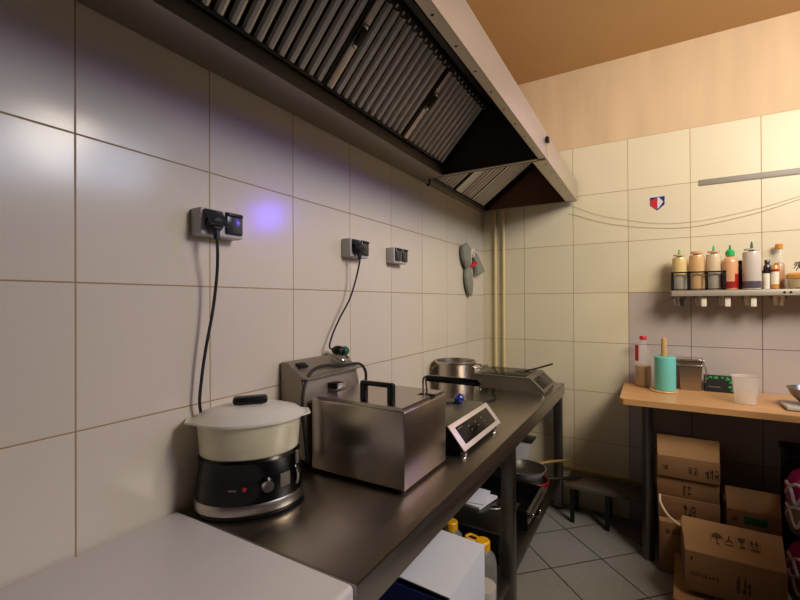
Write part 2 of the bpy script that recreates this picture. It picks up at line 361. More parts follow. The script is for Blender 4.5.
# ------------------------------------------------------------------ extractor hoods
ZB = 2.0625
def hood(name_label, y0, y1, xr, rim_in, filt, segs, end_far_brown):
    t = thing('extractor_hood', (.34, (y0+y1)/2, ZB), name_label, 'extractor hood', 'steel extractor hoods over the worktable')
    XF = .677; ZF = 2.187
    # outer shell sheets
    b = MB()
    b.prism([(XF, ZB), (XF, ZF), (.44, 2.56), (.003, 2.56), (.003, 2.555), (.437, 2.555), (XF-.004, ZF-.002), (XF-.004, ZB)], 'y', y0, y1)
    full = [(.003, ZB), (XF-.004, ZB), (XF-.004, ZF-.003), (.437, 2.555), (.003, 2.555)]
    b.prism(full, 'y', y0, y0+.004)
    b.build('canopy', 'hood_steel', t)
    # rear drip channel against the wall
    MB().box(.003, xr, y0+.004, y1-.004, ZB, ZB+.006, .002).box(xr-.004, xr, y0+.004, y1-.004, ZB, ZB+.047, .0015).build('drip_channel', 'steel_dull', t)
    # front rim
    MB().box(rim_in, XF-.004, y0+.004, y1-.004, ZB, ZB+.004).box(rim_in, rim_in+.004, y0+.004, y1-.004, ZB, ZB+.02).build('front_rim', 'hood_steel', t)
    k = MB()
    n = int((y1-y0)/.14)
    for i in range(n): MB().lathe([(0, -.0015), (.003, -.0012), (.0045, 0)], (0, 0, 0), 8, mtx=Matrix.Translation((XF-.02, y0+.07+i*.14, ZB))).build('rivet', 'rubber', t)
    # dark inside faces
    (fx0, fz0), (fx1, fz1) = filt
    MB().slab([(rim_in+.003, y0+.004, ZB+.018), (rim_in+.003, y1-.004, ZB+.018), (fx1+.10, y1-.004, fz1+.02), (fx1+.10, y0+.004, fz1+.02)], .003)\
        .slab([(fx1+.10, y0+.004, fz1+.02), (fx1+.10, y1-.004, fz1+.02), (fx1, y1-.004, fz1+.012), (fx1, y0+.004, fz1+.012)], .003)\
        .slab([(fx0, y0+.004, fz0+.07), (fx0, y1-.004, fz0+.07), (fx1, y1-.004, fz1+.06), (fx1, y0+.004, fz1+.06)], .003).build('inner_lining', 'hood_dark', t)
    MB().prism([(xr, ZB+.002), (XF-.006, ZB+.002), (XF-.006, ZF-.006), (.43, 2.54), (xr, 2.54)], 'y', y1-.007, y1-.003).build('end_plate', 'hood_brown' if end_far_brown else 'hood_dark', t)
    MB().box(xr+.0, XF-.006, y1-.022, y1-.007, ZB, ZB+.004).build('end_flange', 'hood_steel', t)
    # filters
    e1 = Vector((fx1-fx0, 0, fz1-fz0)); Ls = e1.length; e1.normalize(); nrm = Vector((e1.z, 0, -e1.x))  # nrm faces the room, downwards
    def fm(y):   # local frame: X along the slope, Y along the wall, Z out of the filter (towards the room)
        M = Matrix((e1, Vector((0, 1, 0)), nrm)).transposed().to_4x4(); M.translation = Vector((fx0, y, fz0)); return M
    for (a, c, wide, handle) in segs:
        fr = MB()
        M = fm(a); Lw = c-a
        fr.box(0, .010, 0, Lw, -.03, .0, .002, mtx=M).box(Ls-.03, Ls, 0, Lw, -.03, -.004, .002, mtx=M).box(0, Ls, 0, .006, -.03, -.002, mtx=M).box(0, Ls, Lw-.006, Lw, -.03, -.002, mtx=M)
        fo = fr.build('filter', 'hood_dark', t)
        bk = MB().box(0, Ls, 0, Lw, -.036, -.031, mtx=M).build('filter_back', 'hood_dark', fo)
        sl = MB(); y = .010
        first = True
        while y < Lw-.02:
            wd = wide if first and wide else .0235
            sl.prism([(y, -.020), (y+.003, -.006), (y+wd*.5, -.002), (y+wd-.003, -.006), (y+wd, -.020), (y+wd-.002, -.020), (y+wd*.5, -.006), (y+.002, -.020)], 'x', .008, Ls-.026, mtx=M)
            tabw = .008
            sl.box(Ls-.024, Ls-.012, y+wd+.004, y+wd+.004+tabw, -.006, -.002, mtx=M)
            y += wd+.018; first = False
        sl.build('baffles', 'baffle', fo)
        if handle:
            MB().box(Ls*.47, Ls*.62, .008, .034, .001, .010, .003, mtx=M).build('filter_latch', 'black', fo)
            MB().box(Ls*.62, Ls*.66, .012, .030, .001, .008, .003, mtx=M).build('latch_clip', 'chrome', fo)
            MB().box(Ls*.43, Ls*.47, .012, .030, .001, .008, .003, mtx=M).build('latch_clip', 'chrome', fo)
    return t
hood('long steel extractor hood with slatted baffle filters, above the steamer and fryer', -.45, 2.054, .149, .641,
     ((.157, 2.112), (.402, 2.369)), [(-.44, .045, .026, True), (.055, .563, .034, True), (.567, 1.075, .034, True), (1.079, 1.592, .034, True), (1.596, 2.035, .034, True)], False)
hood('short steel extractor hood section in the far corner beside the far wall', 2.06, 3.028, .042, .605,
     ((.048, 2.082), (.44, 2.372)), [(2.07, 2.42, .03, False), (2.425, 2.70, .10, False), (2.705, 2.985, .03, False)], True)
t = thing('hood_hook', (.690, 2.03, 2.06), 'small black clip with a thin hanging wire on the front of the hood joint', 'clip')
MB().box(.679, .694, 2.005, 2.035, 2.128, 2.153, .003).build('clip', 'black', t)
MB().tube([(.688, 2.03, 2.13), (.689, 2.033, 2.09), (.688, 2.03, 2.045)], .0018, 6).build('wire', 'wire_beige', t)
t = tag(MB().tube([(.06, 2.058, 2.062), (.06, 2.058, 2.045), (.052, 2.060, 2.030), (.045, 2.058, 2.040)], .005, 8).build('hook', 'black'), 'small black hook under the rear edge of the hood joint', 'hook')

# ------------------------------------------------------------------ corner pipes
for i, (px, lab) in enumerate(((.104, 'left of the two thin cream pipes rising in the far corner'), (.166, 'right of the two thin cream pipes rising in the far corner'))):
    tag(MB().tube([(px, 3.055, .80), (px, 3.055, 1.5), (px, 3.055, 2.9)], .0105, 14, smooth=False).build('heating_pipe', 'cream_pipe'), lab, 'pipe', 'cream pipes in the corner')

# ------------------------------------------------------------------ sockets on the left wall
def socket(y0, y1, z0, z1, dep, label, plug):
    t = thing('power_socket', (.0, (y0+y1)/2, z0), label, 'socket', 'double sockets on the left wall')
    MB().box(.001, dep, y0, y1, z0, z1, .005, 3).build('housing', 'socket_grey', t)
    half = (y1-y0)/2
    for k in range(2):
        a = y0+k*half+.006; c = y0+(k+1)*half-.006
        if plug and k == 0:     # flap lifted by the plug
            M = Matrix.Translation((dep, 0, z1-.008)) @ Matrix.Rotation(math.radians(-35), 4, 'Y')
            MB().box(.001, .007, a, c, -.055, 0, .002, mtx=M).build('flap', 'smoke', t)
            MB().lathe([(0, 0), (.023, 0), (.023, .004), (0, .004)], (0, 0, 0), 20, mtx=Matrix.Translation((dep, (a+c)/2, (z0+z1)/2-.004)) @ Matrix.Rotation(PI/2, 4, 'Y')).build('outlet', 'black', t)
        else:
            MB().box(dep-.004, dep+.008, a, c, z0+.010, z1-.002, .005, 3).build('flap', 'smoke', t)
            MB().box(dep+.007, dep+.013, a+.004, c-.004, z1-.014, z1-.005, .002).build('flap_grip', 'black', t)
    return t
socket(.704, .842, 1.582, 1.657, .048, 'grey double wall socket nearest the camera, above the steamer, with a black plug', True)
socket(1.366, 1.492, 1.582, 1.657, .048, 'middle grey double wall socket, above the fryer, with a black plug', True)
socket(1.707, 1.832, 1.582, 1.657, .046, 'grey double wall socket with nothing plugged in, third along the left wall', False)

def plug_cord(pts, t, py, pz, r=.0042):
    MB().tube([(.068, py, pz-.02), (.069, py, pz-.045)]+pts, r, 8).build('cable', 'rubber', t)
    MB().lathe([(0, .049), (.020, .049), (.023, .053), (.022, .066), (.016, .076), (0, .078)], (0, 0, 0), 18, mtx=Matrix.Translation((.001, py, pz)) @ Matrix.Rotation(PI/2, 4, 'Y'))\
        .tube([(.064, py, pz-.006), (.067, py, pz-.02), (.068, py, pz-.042)], .0085, 10).build('plug', 'rubber', t)
# ------------------------------------------------------------------ food steamer
SX, SY = .125, .802
rot = math.radians(50)
t = thing('food_steamer', (SX, SY, TZ), 'oval food steamer with pale translucent bowl and lid on a black base', 'steamer')
ex, ey = .94, .73
MB().lathe([(0, .0), (.146, 0), (.152, .006), (.152, .012)], (SX, SY, TZ+.001), 48, ex, ey, rot).build('foot_ring', 'black', t)
MB().lathe([(.150, .012), (.154, .016), (.153, .034), (.149, .040), (0, .040)], (SX, SY, TZ), 48, ex, ey, rot).build('silver_band', 'steel', t)
MB().lathe([(.1485, .036), (.150, .046), (.145, .095), (.140, .136), (.144, .144), (.138, .151), (0, .151)], (SX, SY, TZ), 48, ex, ey, rot).build('base', 'black_gloss', t)
MB().lathe([(0, .151), (.134, .151), (.138, .155), (.145, .235), (.147, .240), (.0, .240)], (SX, SY, TZ), 48, ex, ey, rot).build('steaming_bowl', 'bowl_food', t)
lid = MB().lathe([(.150, .238), (.158, .240), (.158, .246), (.151, .249), (.138, .259), (.10, .270), (.05, .275), (0, .276)], (SX, SY, TZ), 48, ex, ey, rot)
for sg in (-1, 1):
    Me = Matrix.Translation((SX, SY, TZ)) @ Matrix.Rotation(rot, 4, 'Z')
    lid.prism([(sg*.135, -.045), (sg*.160, -.026), (sg*.163, -.020), (sg*.163, .020), (sg*.160, .026), (sg*.135, .045)], 'z', .2395, .2450, mtx=Me)
lid.build('lid', 'frost', t)
dirv = Matrix.Rotation(rot, 4, 'Z')
MB().box(-.046, .046, -.020, .020, .277, .297, .008, 3, mtx=Matrix.Translation((SX, SY, TZ)) @ dirv).box(-.032, .032, -.012, .012, .268, .280, mtx=Matrix.Translation((SX, SY, TZ)) @ dirv).build('lid_handle', 'black', t)
plug_cord([(.066, .742, 1.53), (.054, .748, 1.47), (.045, .742, 1.376), (.035, .727, 1.27), (.03, .717, 1.185), (.026, .715, 1.11), (.018, .745, 1.03), (.012, .79, .96), (.012, .82, .90), (.030, .83, .865)], t, .738, 1.612)
# control panel on the room side
fa = math.atan2(-SY, 1.0876-SX)+math.radians(4)           # towards the room
def on_base(da, z, out=0):
    a = fa+da-rot; rr = .1455+out
    p = Vector((rr*ex*math.cos(a), rr*ey*math.sin(a), 0)); p.rotate(Matrix.Rotation(rot, 3, 'Z')); nn = Vector((math.cos(a)/ex, math.sin(a)/ey, 0)).normalized(); nn.rotate(Matrix.Rotation(rot, 3, 'Z'))
    return Vector((SX, SY, TZ+z))+p, nn
def facing(p, n):
    return Matrix.Translation(p) @ n.to_track_quat('Z', 'Y').to_matrix().to_4x4()
p, n = on_base(.22, .085)
kb = MB().lathe([(.0, .0), (.019, 0), (.019, .006), (.015, .016), (0, .017)], (0, 0, 0), 24, mtx=facing(p, n)).build('dial', 'chrome', t)
p, n = on_base(-.18, .082)
MB().lathe([(0, .0), (.005, 0), (.005, .004), (0, .005)], (0, 0, 0), 12, mtx=facing(p, n)).build('indicator_light', 'red', t)
p, n = on_base(.62, .085, -.001)
MB().box(-.016, .016, -.018, .018, -.004, .003, .002, mtx=facing(p, n)).build('symbol_plate', 'mark', t)
p, n = on_base(.92, .085)
MB().tube([p+n*.004+Vector((0, 0, .028)), p+n*.012+Vector((0, 0, .006)), p+n*.006-Vector((0, 0, .022))], .0045, 8).build('water_gauge', 'chrome', t)
p, n = on_base(1.0, .13)
MB().box(-.007, .007, -.018, .018, -.003, .004, .002, mtx=facing(p, n)).build('gauge_window', 'mark', t)
p, n = on_base(-.40, .080)
MB().box(-.010, .010, -.002, .002, -.002, .0022, mtx=facing(p, n)).build('brand_mark', 'mark', t)

# ------------------------------------------------------------------ deep fryer
FX0, FX1, FY0, FY1, FZ0, FZ1 = .128, .482, 1.045, 1.330, .852, 1.079
t = thing('deep_fryer', (.30, 1.19, TZ), 'square stainless steel deep fryer with a black lid handle and basket, beside the steamer', 'fryer')
MB().box(FX0, FX1, FY0, FY1, FZ0, FZ1, .004, 3).build('body', 'steel', t)
MB().slab([(.150, FY0+.004, FZ1+.0005), (.474, FY0+.004, FZ1+.0005), (.474, 1.225, FZ1+.0005), (.150, 1.225, FZ1+.0005)], .010)\
    .slab([(.150, 1.225, FZ1+.0005), (.425, 1.225, FZ1+.0005), (.425, 1.262, FZ1+.0005), (.150, 1.262, FZ1+.0005)], .010)\
    .slab([(.150, 1.262, FZ1+.0005), (.474, 1.262, FZ1+.0005), (.474, FY1-.004, FZ1+.0005), (.150, FY1-.004, FZ1+.0005)], .010).build('lid', 'steel', t)
MB().box(.425, .474, 1.225, 1.262, FZ1, FZ1+.003).build('handle_slot', 'black', t)
lz = FZ1+.010
MB().box(.307, .329, 1.068, 1.086, lz, lz+.058, .004).box(.407, .429, 1.068, 1.086, lz, lz+.058, .004).box(.307, .429, 1.068, 1.086, lz+.048, lz+.063, .006, 3).build('lid_handle', 'black', t)
bk = MB().tube([(.446, 1.238, FZ1+.003), (.440, 1.243, 1.105), (.436, 1.252, 1.140), (.448, 1.258, 1.147)], .0035, 8).tube([(.450, 1.250, FZ1+.003), (.447, 1.254, 1.105), (.440, 1.262, 1.140), (.450, 1.264, 1.147)], .0035, 8).build('basket_arm', 'steel', t)
MB().box(.446, .632, 1.249, 1.271, 1.131, 1.152, .006, 3).build('basket_handle', 'black_gloss', bk)
hx = [(.008, FZ1-.20), (.008, 1.192), (.036, 1.192), (.100, 1.150), (.125, 1.146), (.125, 1.142), (.100, 1.142), (.112, 1.085), (.112, FZ1-.20)]
hd = MB().prism(hx, 'y', 1.028, 1.330).build('control_head', 'steel_dull', t)
Mh = Matrix.Translation((.060, 1.072, 1.1775)) @ Matrix.Rotation(math.radians(33), 4, 'Y')
MB().box(-.013, .013, -.022, .022, 0, .006, .002, mtx=Mh).build('switch', 'black', hd)
MB().box(.106, .150, 1.150, 1.195, 1.092, 1.112, .003).build('thermostat_knob', 'black', hd)
MB().box(.150, .156, 1.150, 1.195, 1.094, 1.112, .002).build('knob_face', 'chrome', hd)
for fx in (FX0+.025, FX1-.022):
    for fy in (FY0+.022, FY1-.022): MB().lathe([(0, 0), (.012, 0), (.014, .012), (0, .012)], (fx, fy, TZ+.001), 14).build('foot', 'rubber', t)
MB().tube([(.135, 1.020, .88), (.128, 1.012, .98), (.122, 1.010, 1.063), (.115, 1.030, 1.125), (.104, 1.080, 1.165), (.100, 1.150, 1.172), (.108, 1.24, 1.162), (.122, 1.320, 1.158), (.134, 1.345, 1.125), (.134, 1.345, 1.075)], .0055, 8).build('power_cord', 'rubber', t)
# extension lead: from the middle socket down to its connector on the fryer's head
t = thing('extension_lead', (.06, 1.27, 1.185), 'extension lead from the middle socket ending in a black and green connector on the fryer', 'cord')
plug_cord([(.064, 1.402, 1.55), (.05, 1.398, 1.49), (.04, 1.37, 1.41), (.03, 1.315, 1.33), (.028, 1.275, 1.27), (.034, 1.250, 1.225), (.05, 1.262, 1.212)], t, 1.400, 1.614, .0036)
MB().ball((.055, 1.275, 1.211), .026, .024, .018).build('connector', 'black', t)
MB().lathe([(0, 0), (.017, 0), (.019, .02), (.012, .034), (0, .036)], (0, 0, 0), 18, mtx=Matrix.Translation((.062, 1.288, 1.206)) @ Matrix.Rotation(-PI/2, 4, 'X')).build('green_collar', 'dgreen', t)
MB().tube([(.080, 1.235, 1.186), (.098, 1.255, 1.178), (.096, 1.29, 1.178), (.075, 1.30, 1.188)], .005, 8).build('metal_ring', 'chrome', t)

# ------------------------------------------------------------------ induction hobs
def hob(y0, y1, x0, label, near=True):
    t = thing('induction_hob', ((x0+.52)/2, (y0+y1)/2, TZ), label, 'hob', 'portable induction hobs on the worktable')
    zt = TZ+.106 if near else TZ+.104; zb = TZ+.022
    xa, xb = (.455, .521) if near else (.475, .560)
    prof = [(x0, zb), (xb-.012, zb), (xb-.004, zb+.004), (xa-.004, zt-.004), (x0, zt-.004)]
    MB().prism(prof, 'y', y0+.003, y1-.003).build('body', 'black' if near else 'hob_grey', t)
    MB().box(x0-.004, xa, y0, y1, zt-.004, zt, .0015).build('top_plate', 'hob_grey', t)
    if not near: MB().box(x0+.03, xa-.03, y0+.03, y1-.03, zt, zt+.003, .001).build('glass_top', 'panel_black', t)
    # sloped front panel
    A = Vector((xa, 0, zt)); B = Vector((xb, 0, zb+.003)); e = (B-A); Ln = e.length; e.normalize(); nn = Vector((-e.z, 0, e.x))
    M = Matrix((e, Vector((0, 1, 0)), nn)).transposed().to_4x4(); M.translation = Vector((xa, y0, zt)); Wd = y1-y0
    if nn.x < 0: M = Matrix((e, Vector((0, -1, 0)), -nn)).transposed().to_4x4(); M.translation = Vector((xa, y1, zt))
    pn = MB().box(0, Ln, 0, Wd, -.003, .002, .0012, mtx=M).build('front_panel', 'lilac_steel' if near else 'hob_grey', t)
    MB().box(.018, Ln-.018, .038, Wd-.038, .002, .0032, .0005, mtx=M).build('touch_glass', 'panel_black', pn)
    mk = MB()
    yy = (lambda a: a) if M.col[1][1] > 0 else (lambda a: Wd-a)
    def bar(x, y, w, h): mk.box(x, x+h, min(yy(y), yy(y+w)), max(yy(y), yy(y+w)), .0032, .0036, mtx=M)
    bar(.026, .05, .018, .004); bar(.026, .072, .02, .003)
    for q in (.13, .20, .27): bar(.038, q, .014, .004); bar(.056, q+.01, .012, .003)
    mk.build('panel_print', 'mark', pn)
    for fx in (x0+.03, xb-.016):
        for fy in (y0+.03, y1-.045): MB().lathe([(0, .001), (.013, .001), (.013, .014), (.010, .023), (0, .023)], (fx, fy, TZ), 16).build('foot', 'chrome', t)
    return t
hob_near = hob(1.402, 1.820, .12, 'portable induction hob with a black touch panel in a pale sloping frame, beside the fryer')
hob_far = hob(2.525, 2.872, .13, 'low grey induction hob at the far end of the worktable, by the pipes', False)
t = thing('spatula', (.45, 2.80, .945), 'black spatula lying across the far hob with its handle raised', 'spatula')
MB().slab([(.34, 2.70, .9455), (.40, 2.68, .9455), (.42, 2.74, .946), (.36, 2.76, .946)], .002).build('blade', 'black', t)
MB().tube([(.40, 2.73, .949), (.46, 2.80, .962), (.54, 2.88, .985)], .006, 8).build('handle', 'black', t)
tag(MB().box(.07, .115, 2.80, 2.86, TZ+.001, .952, .005).build('small_box', 'steel_dull'), 'small dull grey box behind the far hob next to the corner pipes', 'box')
t = thing('plug', (.36, 1.73, .944), 'dark blue round plug with a black cord, lying on the nearer induction hob', 'plug')
MB().ball((.362, 1.735, .968), .023, .023, .023).build('head', 'blue', t)
MB().lathe([(0, 0), (.014, 0), (.011, .012), (0, .012)], (.362, 1.735, .945), 14).tube([(.352, 1.73, .950), (.30, 1.69, .951), (.24, 1.66, .950), (.17, 1.68, .950)], .005, 8).build('cord', 'rubber', t)
t = thing('cooking_pot', (.135, 2.24, TZ), 'tall stainless steel pot between the two induction hobs', 'pot')
MB().lathe([(0, .001), (.096, .001), (.102, .006), (.109, .196), (.116, .206), (.1175, .214), (.1155, .222), (.109, .222), (.106, .20), (.098, .012), (0, .010)], (.128, 2.24, TZ), 48).build('bowl', 'steel', t)
MB().tube([(.218, 2.262, 1.036), (.236, 2.245, 1.028), (.262, 2.285, 1.020), (.250, 2.335, 1.028), (.215, 2.315, 1.036)], .0045, 8).build('handle', 'steel', t)
MB().tube([(.04, 2.175, 1.030), (.026, 2.155, 1.020), (.012, 2.19, 1.0), (.010, 2.23, 1.02), (.016, 2.245, 1.030)], .0045, 8).build('handle', 'steel', t)
MB().tube([(.27, 2.13, TZ+.006), (.30, 2.20, TZ+.006), (.33, 2.32, TZ+.006), (.30, 2.42, TZ+.006), (.25, 2.52, TZ+.012)], .005, 8).build('power_cord', 'rubber', hob_far)

# ------------------------------------------------------------------ hanging bundle in the corner
t = thing('hanging_bundle', (.03, 2.78, 1.44), 'grey-green bundle of oven gloves tied with a red band, hung near the corner', 'gloves')
def lobe(pts, rf, flat=.55):
    b = MB().tube(pts, rf, 12); 
    for v in b.bm.verts: v.co.x = .006+(v.co.x-.006)*flat
    return b
lobe([(.03, 2.645, 1.775), (.045, 2.655, 1.73), (.05, 2.67, 1.67), (.03, 2.70, 1.630)], lambda u: .026+.034*math.sin(PI*min(1, u*1.0+.1))).build('glove', 'rag_grey', t)
lobe([(.035, 2.845, 1.735), (.04, 2.86, 1.71), (.045, 2.885, 1.66), (.04, 2.915, 1.615), (.04, 2.92, 1.600)], lambda u: .012+.062*min(1, u*1.15)*(1 if u < .9 else max(.5, 1-(u-.9)*5))).build('glove', 'rag_grey', t)
MB().tube([(.014, 2.84, 1.71), (.03, 2.80, 1.755), (.03, 2.76, 1.74), (.02, 2.75, 1.66)], .010, 8).build('hanging_loop', 'paper', t)
lobe([(.035, 2.725, 1.65), (.035, 2.71, 1.58), (.04, 2.725, 1.51), (.03, 2.755, 1.44)], lambda u: .024+.026*math.sin(PI*min(1, u))).build('glove', 'rag_grey', t)
MB().tube([(.012, 2.70, 1.635), (.042, 2.72, 1.635), (.046, 2.77, 1.65), (.045, 2.81, 1.665), (.012, 2.84, 1.67)], .011, 8).build('band', 'red', t)

# ------------------------------------------------------------------ things on the lower shelf of the steel table
LZ = .200
t = thing('cardboard_carton', (.42, 1.32, LZ), 'white and blue open carton on the lower shelf of the steel worktable', 'box')
MB().box(.275, .562, 1.165, 1.169, LZ+.001, .488).build('blue_side', 'blue_box', t)
MB().box(.275, .562, 1.484, 1.488, LZ+.001, .497).box(.558, .562, 1.169, 1.484, LZ+.001, .497).box(.275, .279, 1.169, 1.484, LZ+.001, .497).box(.279, .558, 1.169, 1.484, LZ+.001, LZ+.005).build('carton_body', 'white_box', t)
MB().slab([(.268, 1.17, .512), (.566, 1.168, .500), (.564, 1.490, .499), (.268, 1.492, .512)], .004).build('top_flap', 'white_box', t)
k = MB()
for i in range(3): k.box(.5625, .5632, 1.24+i*.022, 1.256+i*.022, .40, .408)
k.build('print', 'sauce_lilac', t)
def jug(x, y, z, label, s=1.0):
    t = thing('oil_bottle', (x, y, z), label, 'bottle', 'clear bottles with yellow caps under the worktable')
    MB().lathe([(0, .001), (.046*s, .001), (.05*s, .008), (.05*s, .15*s), (.042*s, .18*s), (.022*s, .20*s), (.020*s, .212*s)], (x, y, z), 24).build('body', 'clear', t)
    MB().lathe([(0, .003), (.044*s, .003), (.047*s, .01), (.047*s, .07*s), (0, .07*s)], (x, y, z), 24).build('oil', 'sauce_pale', t)
    MB().lathe([(.021*s, .200*s), (.026*s, .200*s), (.026*s, .228*s), (.022*s, .232*s), (0, .232*s)], (x, y, z), 20).build('cap', 'yellow', t)
    MB().tube([(x-.02*s, y-.012*s, z+.225*s), (x-.055*s, y-.02*s, z+.235*s), (x-.05*s, y+.01*s, z+.232*s), (x-.02*s, y+.01*s, z+.228*s)], .005*s, 8).build('cap_strap', 'yellow', t)
jug(.515, 1.60, LZ, 'clear bottle with a yellow cap right of the white carton, by the table leg', 1.10)
jug(.345, 1.68, LZ, 'clear bottle with a yellow cap behind the white carton, half hidden by the table edge', 1.08)
t = thing('roasting_tray', (.36, 2.0, LZ), 'deep black roasting tray on the lower shelf beyond the oil bottles', 'tray')
MB().box(.14, .50, 1.85, 2.16, LZ+.001, .352, .012).build('tray', 'black', t)
MB().box(.13, .51, 1.84, 2.17, .352, .364, .004).build('cover', 'leg_steel', t)
t = thing('document_pile', (.30, 2.07, .364), 'white folded papers on top of the black roasting tray', 'papers')
MB().slab([(.16, 2.02, .366), (.36, 1.99, .366), (.40, 2.15, .371), (.20, 2.16, .371)], .012).build('papers', 'white_box', t)
MB().slab([(.20, 2.00, .379), (.37, 2.02, .381), (.37, 2.13, .405), (.21, 2.15, .403)], .004).build('loose_sheet', 'white_box', t)
MB().tube([(.40, 2.03, .372), (.44, 2.05, .374), (.47, 2.10, .373)], .008, 8).build('clip', 'chrome', t)
t = thing('utensil_crate', (.40, 2.40, LZ), 'black crate with pale rails on the lower shelf beyond the middle leg', 'crate')
MB().box(.16, .535, 2.22, 2.58, LZ+.001, LZ+.012).box(.16, .17, 2.22, 2.58, LZ+.012, .30).box(.16, .535, 2.22, 2.23, LZ+.012, .30).box(.16, .535, 2.57, 2.58, LZ+.012, .30).box(.528, .535, 2.23, 2.57, LZ+.012, .235).build('crate', 'black', t)
MB().box(.528, .545, 2.22, 2.58, .286, .302, .003).box(.528, .545, 2.22, 2.58, .238, .250, .003).build('rail', 'hob_grey', t)
MB().ball((.548, 2.28, .262), .010, .010, .010).ball((.548, 2.45, .212), .010, .010, .010).build('stud', 'chrome', t)
t = thing('storage_tub', (.33, 2.84, LZ), 'tall white plastic tub with a grey lid at the far end of the lower shelf', 'tub')
MB().prism([(.255, LZ+.001), (.345, LZ+.001), (.405, .452), (.21, .452)], 'y', 2.845, 2.965).build('tub', 'white_box', t)
MB().box(.20, .415, 2.84, 2.968, .4525, .470, .006).build('lid', 'leg_steel', t)
t = thing('frying_pan', (.455, 2.73, .292), 'pale frying pan with a dark worn inside, on the red rimmed pan under the table', 'pan', 'pans under the worktable')
PC = (.405, 2.69, .292)
MB().lathe([(0, 0), (.085, 0), (.105, .012), (.128, .060), (.131, .060), (.125, .060)], PC, 40).build('shell', 'pan_out', t)
MB().lathe([(.1265, .060), (.102, .014), (.083, .004), (0, .004)], PC, 40).build('cooking_surface', 'pan_in', t)
MB().tube([(.465, 2.80, .345), (.53, 2.90, .340), (.63, 3.00, .335)], .009, 8).build('handle', 'trim', t)
t = thing('saucepan', (.50, 2.72, LZ), 'red rimmed pan stacked under the pale frying pan', 'pan', 'pans under the worktable')
PC = (.435, 2.70, LZ+.001)
MB().lathe([(0, 0), (.080, 0), (.095, .010), (.108, .065), (.104, .065), (.09, .012), (0, .006)], PC, 40).build('shell', 'steel_dull', t)
MB().lathe([(.104, .064), (.112, .062), (.113, .080), (.108, .086), (.103, .078)], PC, 40).build('red_rim', 'darkred', t)
MB().tube([(.515, 2.77, .272), (.60, 2.83, .268), (.70, 2.92, .262)], .010, 8).build('handle', 'black', t)

# ------------------------------------------------------------------ low bench at the far wall
t = thing('low_bench', (.83, 2.95, 0), 'low dark bench board on thin legs along the foot of the far wall', 'bench')
MB().box(.62, 1.105, 2.835, 3.058, .212, .235, .003).build('board', 'bench', t)
for lx in (.66, .86, 1.07):
    for ly in (2.85, 3.04): MB().box(lx-.012, lx+.012, ly-.012, ly+.012, 0.001, .212).build('leg', 'black', t)

# ------------------------------------------------------------------ wooden table
WZ = .877
t = thing('wooden_table', (1.6, 2.8, 0), 'beech laminate table with round metal legs against the far wall', 'table')
MB().prism([(.965, 2.525), (2.45, 2.525), (2.45, 3.066), (.947, 3.066), (.947, 2.545)], 'z', WZ-.030, WZ).build('tabletop', 'beech', t)
for lx, ly in ((1.075, 2.66), (1.075, 3.0), (2.38, 2.62), (2.38, 3.0)):
    MB().lathe([(0, 0.001), (.030, .001), (.030, .02), (.028, .025), (.028, .83), (.045, .835), (.045, .846), (0, .846)], (lx, ly, 0), 24).build('leg', 'leg_steel', t)

t = thing('oil_bottle', (1.05, 2.96, WZ), 'clear plastic oil bottle with red cap and label, left end of the wooden table', 'bottle')
MB().lathe([(0, .001), (.040, .001), (.045, .008), (.045, .15), (.042, .18), (.030, .225), (.016, .262), (.015, .285)], (1.052, 2.965, WZ), 28).build('body', 'clear', t)
MB().lathe([(0, .003), (.039, .003), (.0435, .01), (.0435, .125), (0, .125)], (1.052, 2.965, WZ), 28).build('oil', 'oil', t)
MB().lathe([(.016, .282), (.019, .282), (.019, .300), (.017, .304), (0, .304)], (1.052, 2.965, WZ), 20).build('cap', 'red', t)
lb = MB()
for k in range(8):
    a0 = math.radians(200+k*10); a1 = math.radians(210+k*10)
    if k < 4: lb.quad(*[(1.052+.0458*math.cos(a), 2.965+.0458*math.sin(a), z) for a, z in ((a0, WZ+.25), (a1, WZ+.25), (a1, WZ+.155), (a0, WZ+.155))])
lb.build('label', 'red', t)
t = thing('paper_towel_holder', (1.16, 2.85, WZ), 'mint green cylinder with a wooden stick on a round base, on the wooden table', 'holder')
MB().lathe([(0, .001), (.070, .001), (.072, .006), (.070, .010), (0, .010)], (1.156, 2.848, WZ), 40).build('base', 'wood_light', t)
MB().lathe([(0, .011), (.052, .011), (.053, .014), (.053, .196), (.050, .200), (.020, .200), (.018, .19), (0, .19)], (1.162, 2.848, WZ), 40).build('cylinder', 'mint', t)
MB().lathe([(0, .19), (.0125, .19), (.015, .21), (.0145, .28), (.0125, .302), (.007, .308), (0, .309)], (1.157, 2.848, WZ), 20).build('stick', 'wood_light', t)
t = thing('gastronorm_tin', (1.288, 2.99, WZ), 'square steel food container with a banded rim behind the mint green cylinder', 'container')
MB().prism([(1.240, WZ+.001), (1.338, WZ+.001), (1.346, WZ+.172), (1.232, WZ+.172)], 'y', 2.945, 3.045).build('tub', 'steel', t)
MB().box(1.222, 1.356, 2.935, 3.055, WZ+.173, WZ+.180, .002).box(1.222, 1.356, 2.935, 3.055, WZ+.142, WZ+.149, .002).build('rim_band', 'chrome', t)
MB().tube([(1.348, 2.95, WZ+.17), (1.362, 2.948, WZ+.12), (1.358, 2.948, WZ+.05)], .003, 8).build('hanging_strap', 'steel', t)
t = thing('carton', (1.42, 3.0, WZ), 'small black and green printed carton leaning on the tiles behind the plastic cup', 'box')
MB().prism([(2.962, WZ+.001), (3.01, WZ+.001), (3.03, WZ+.088), (2.985, WZ+.090)], 'x', 1.357, 1.490).build('carton_body', 'black', t)
k = MB()
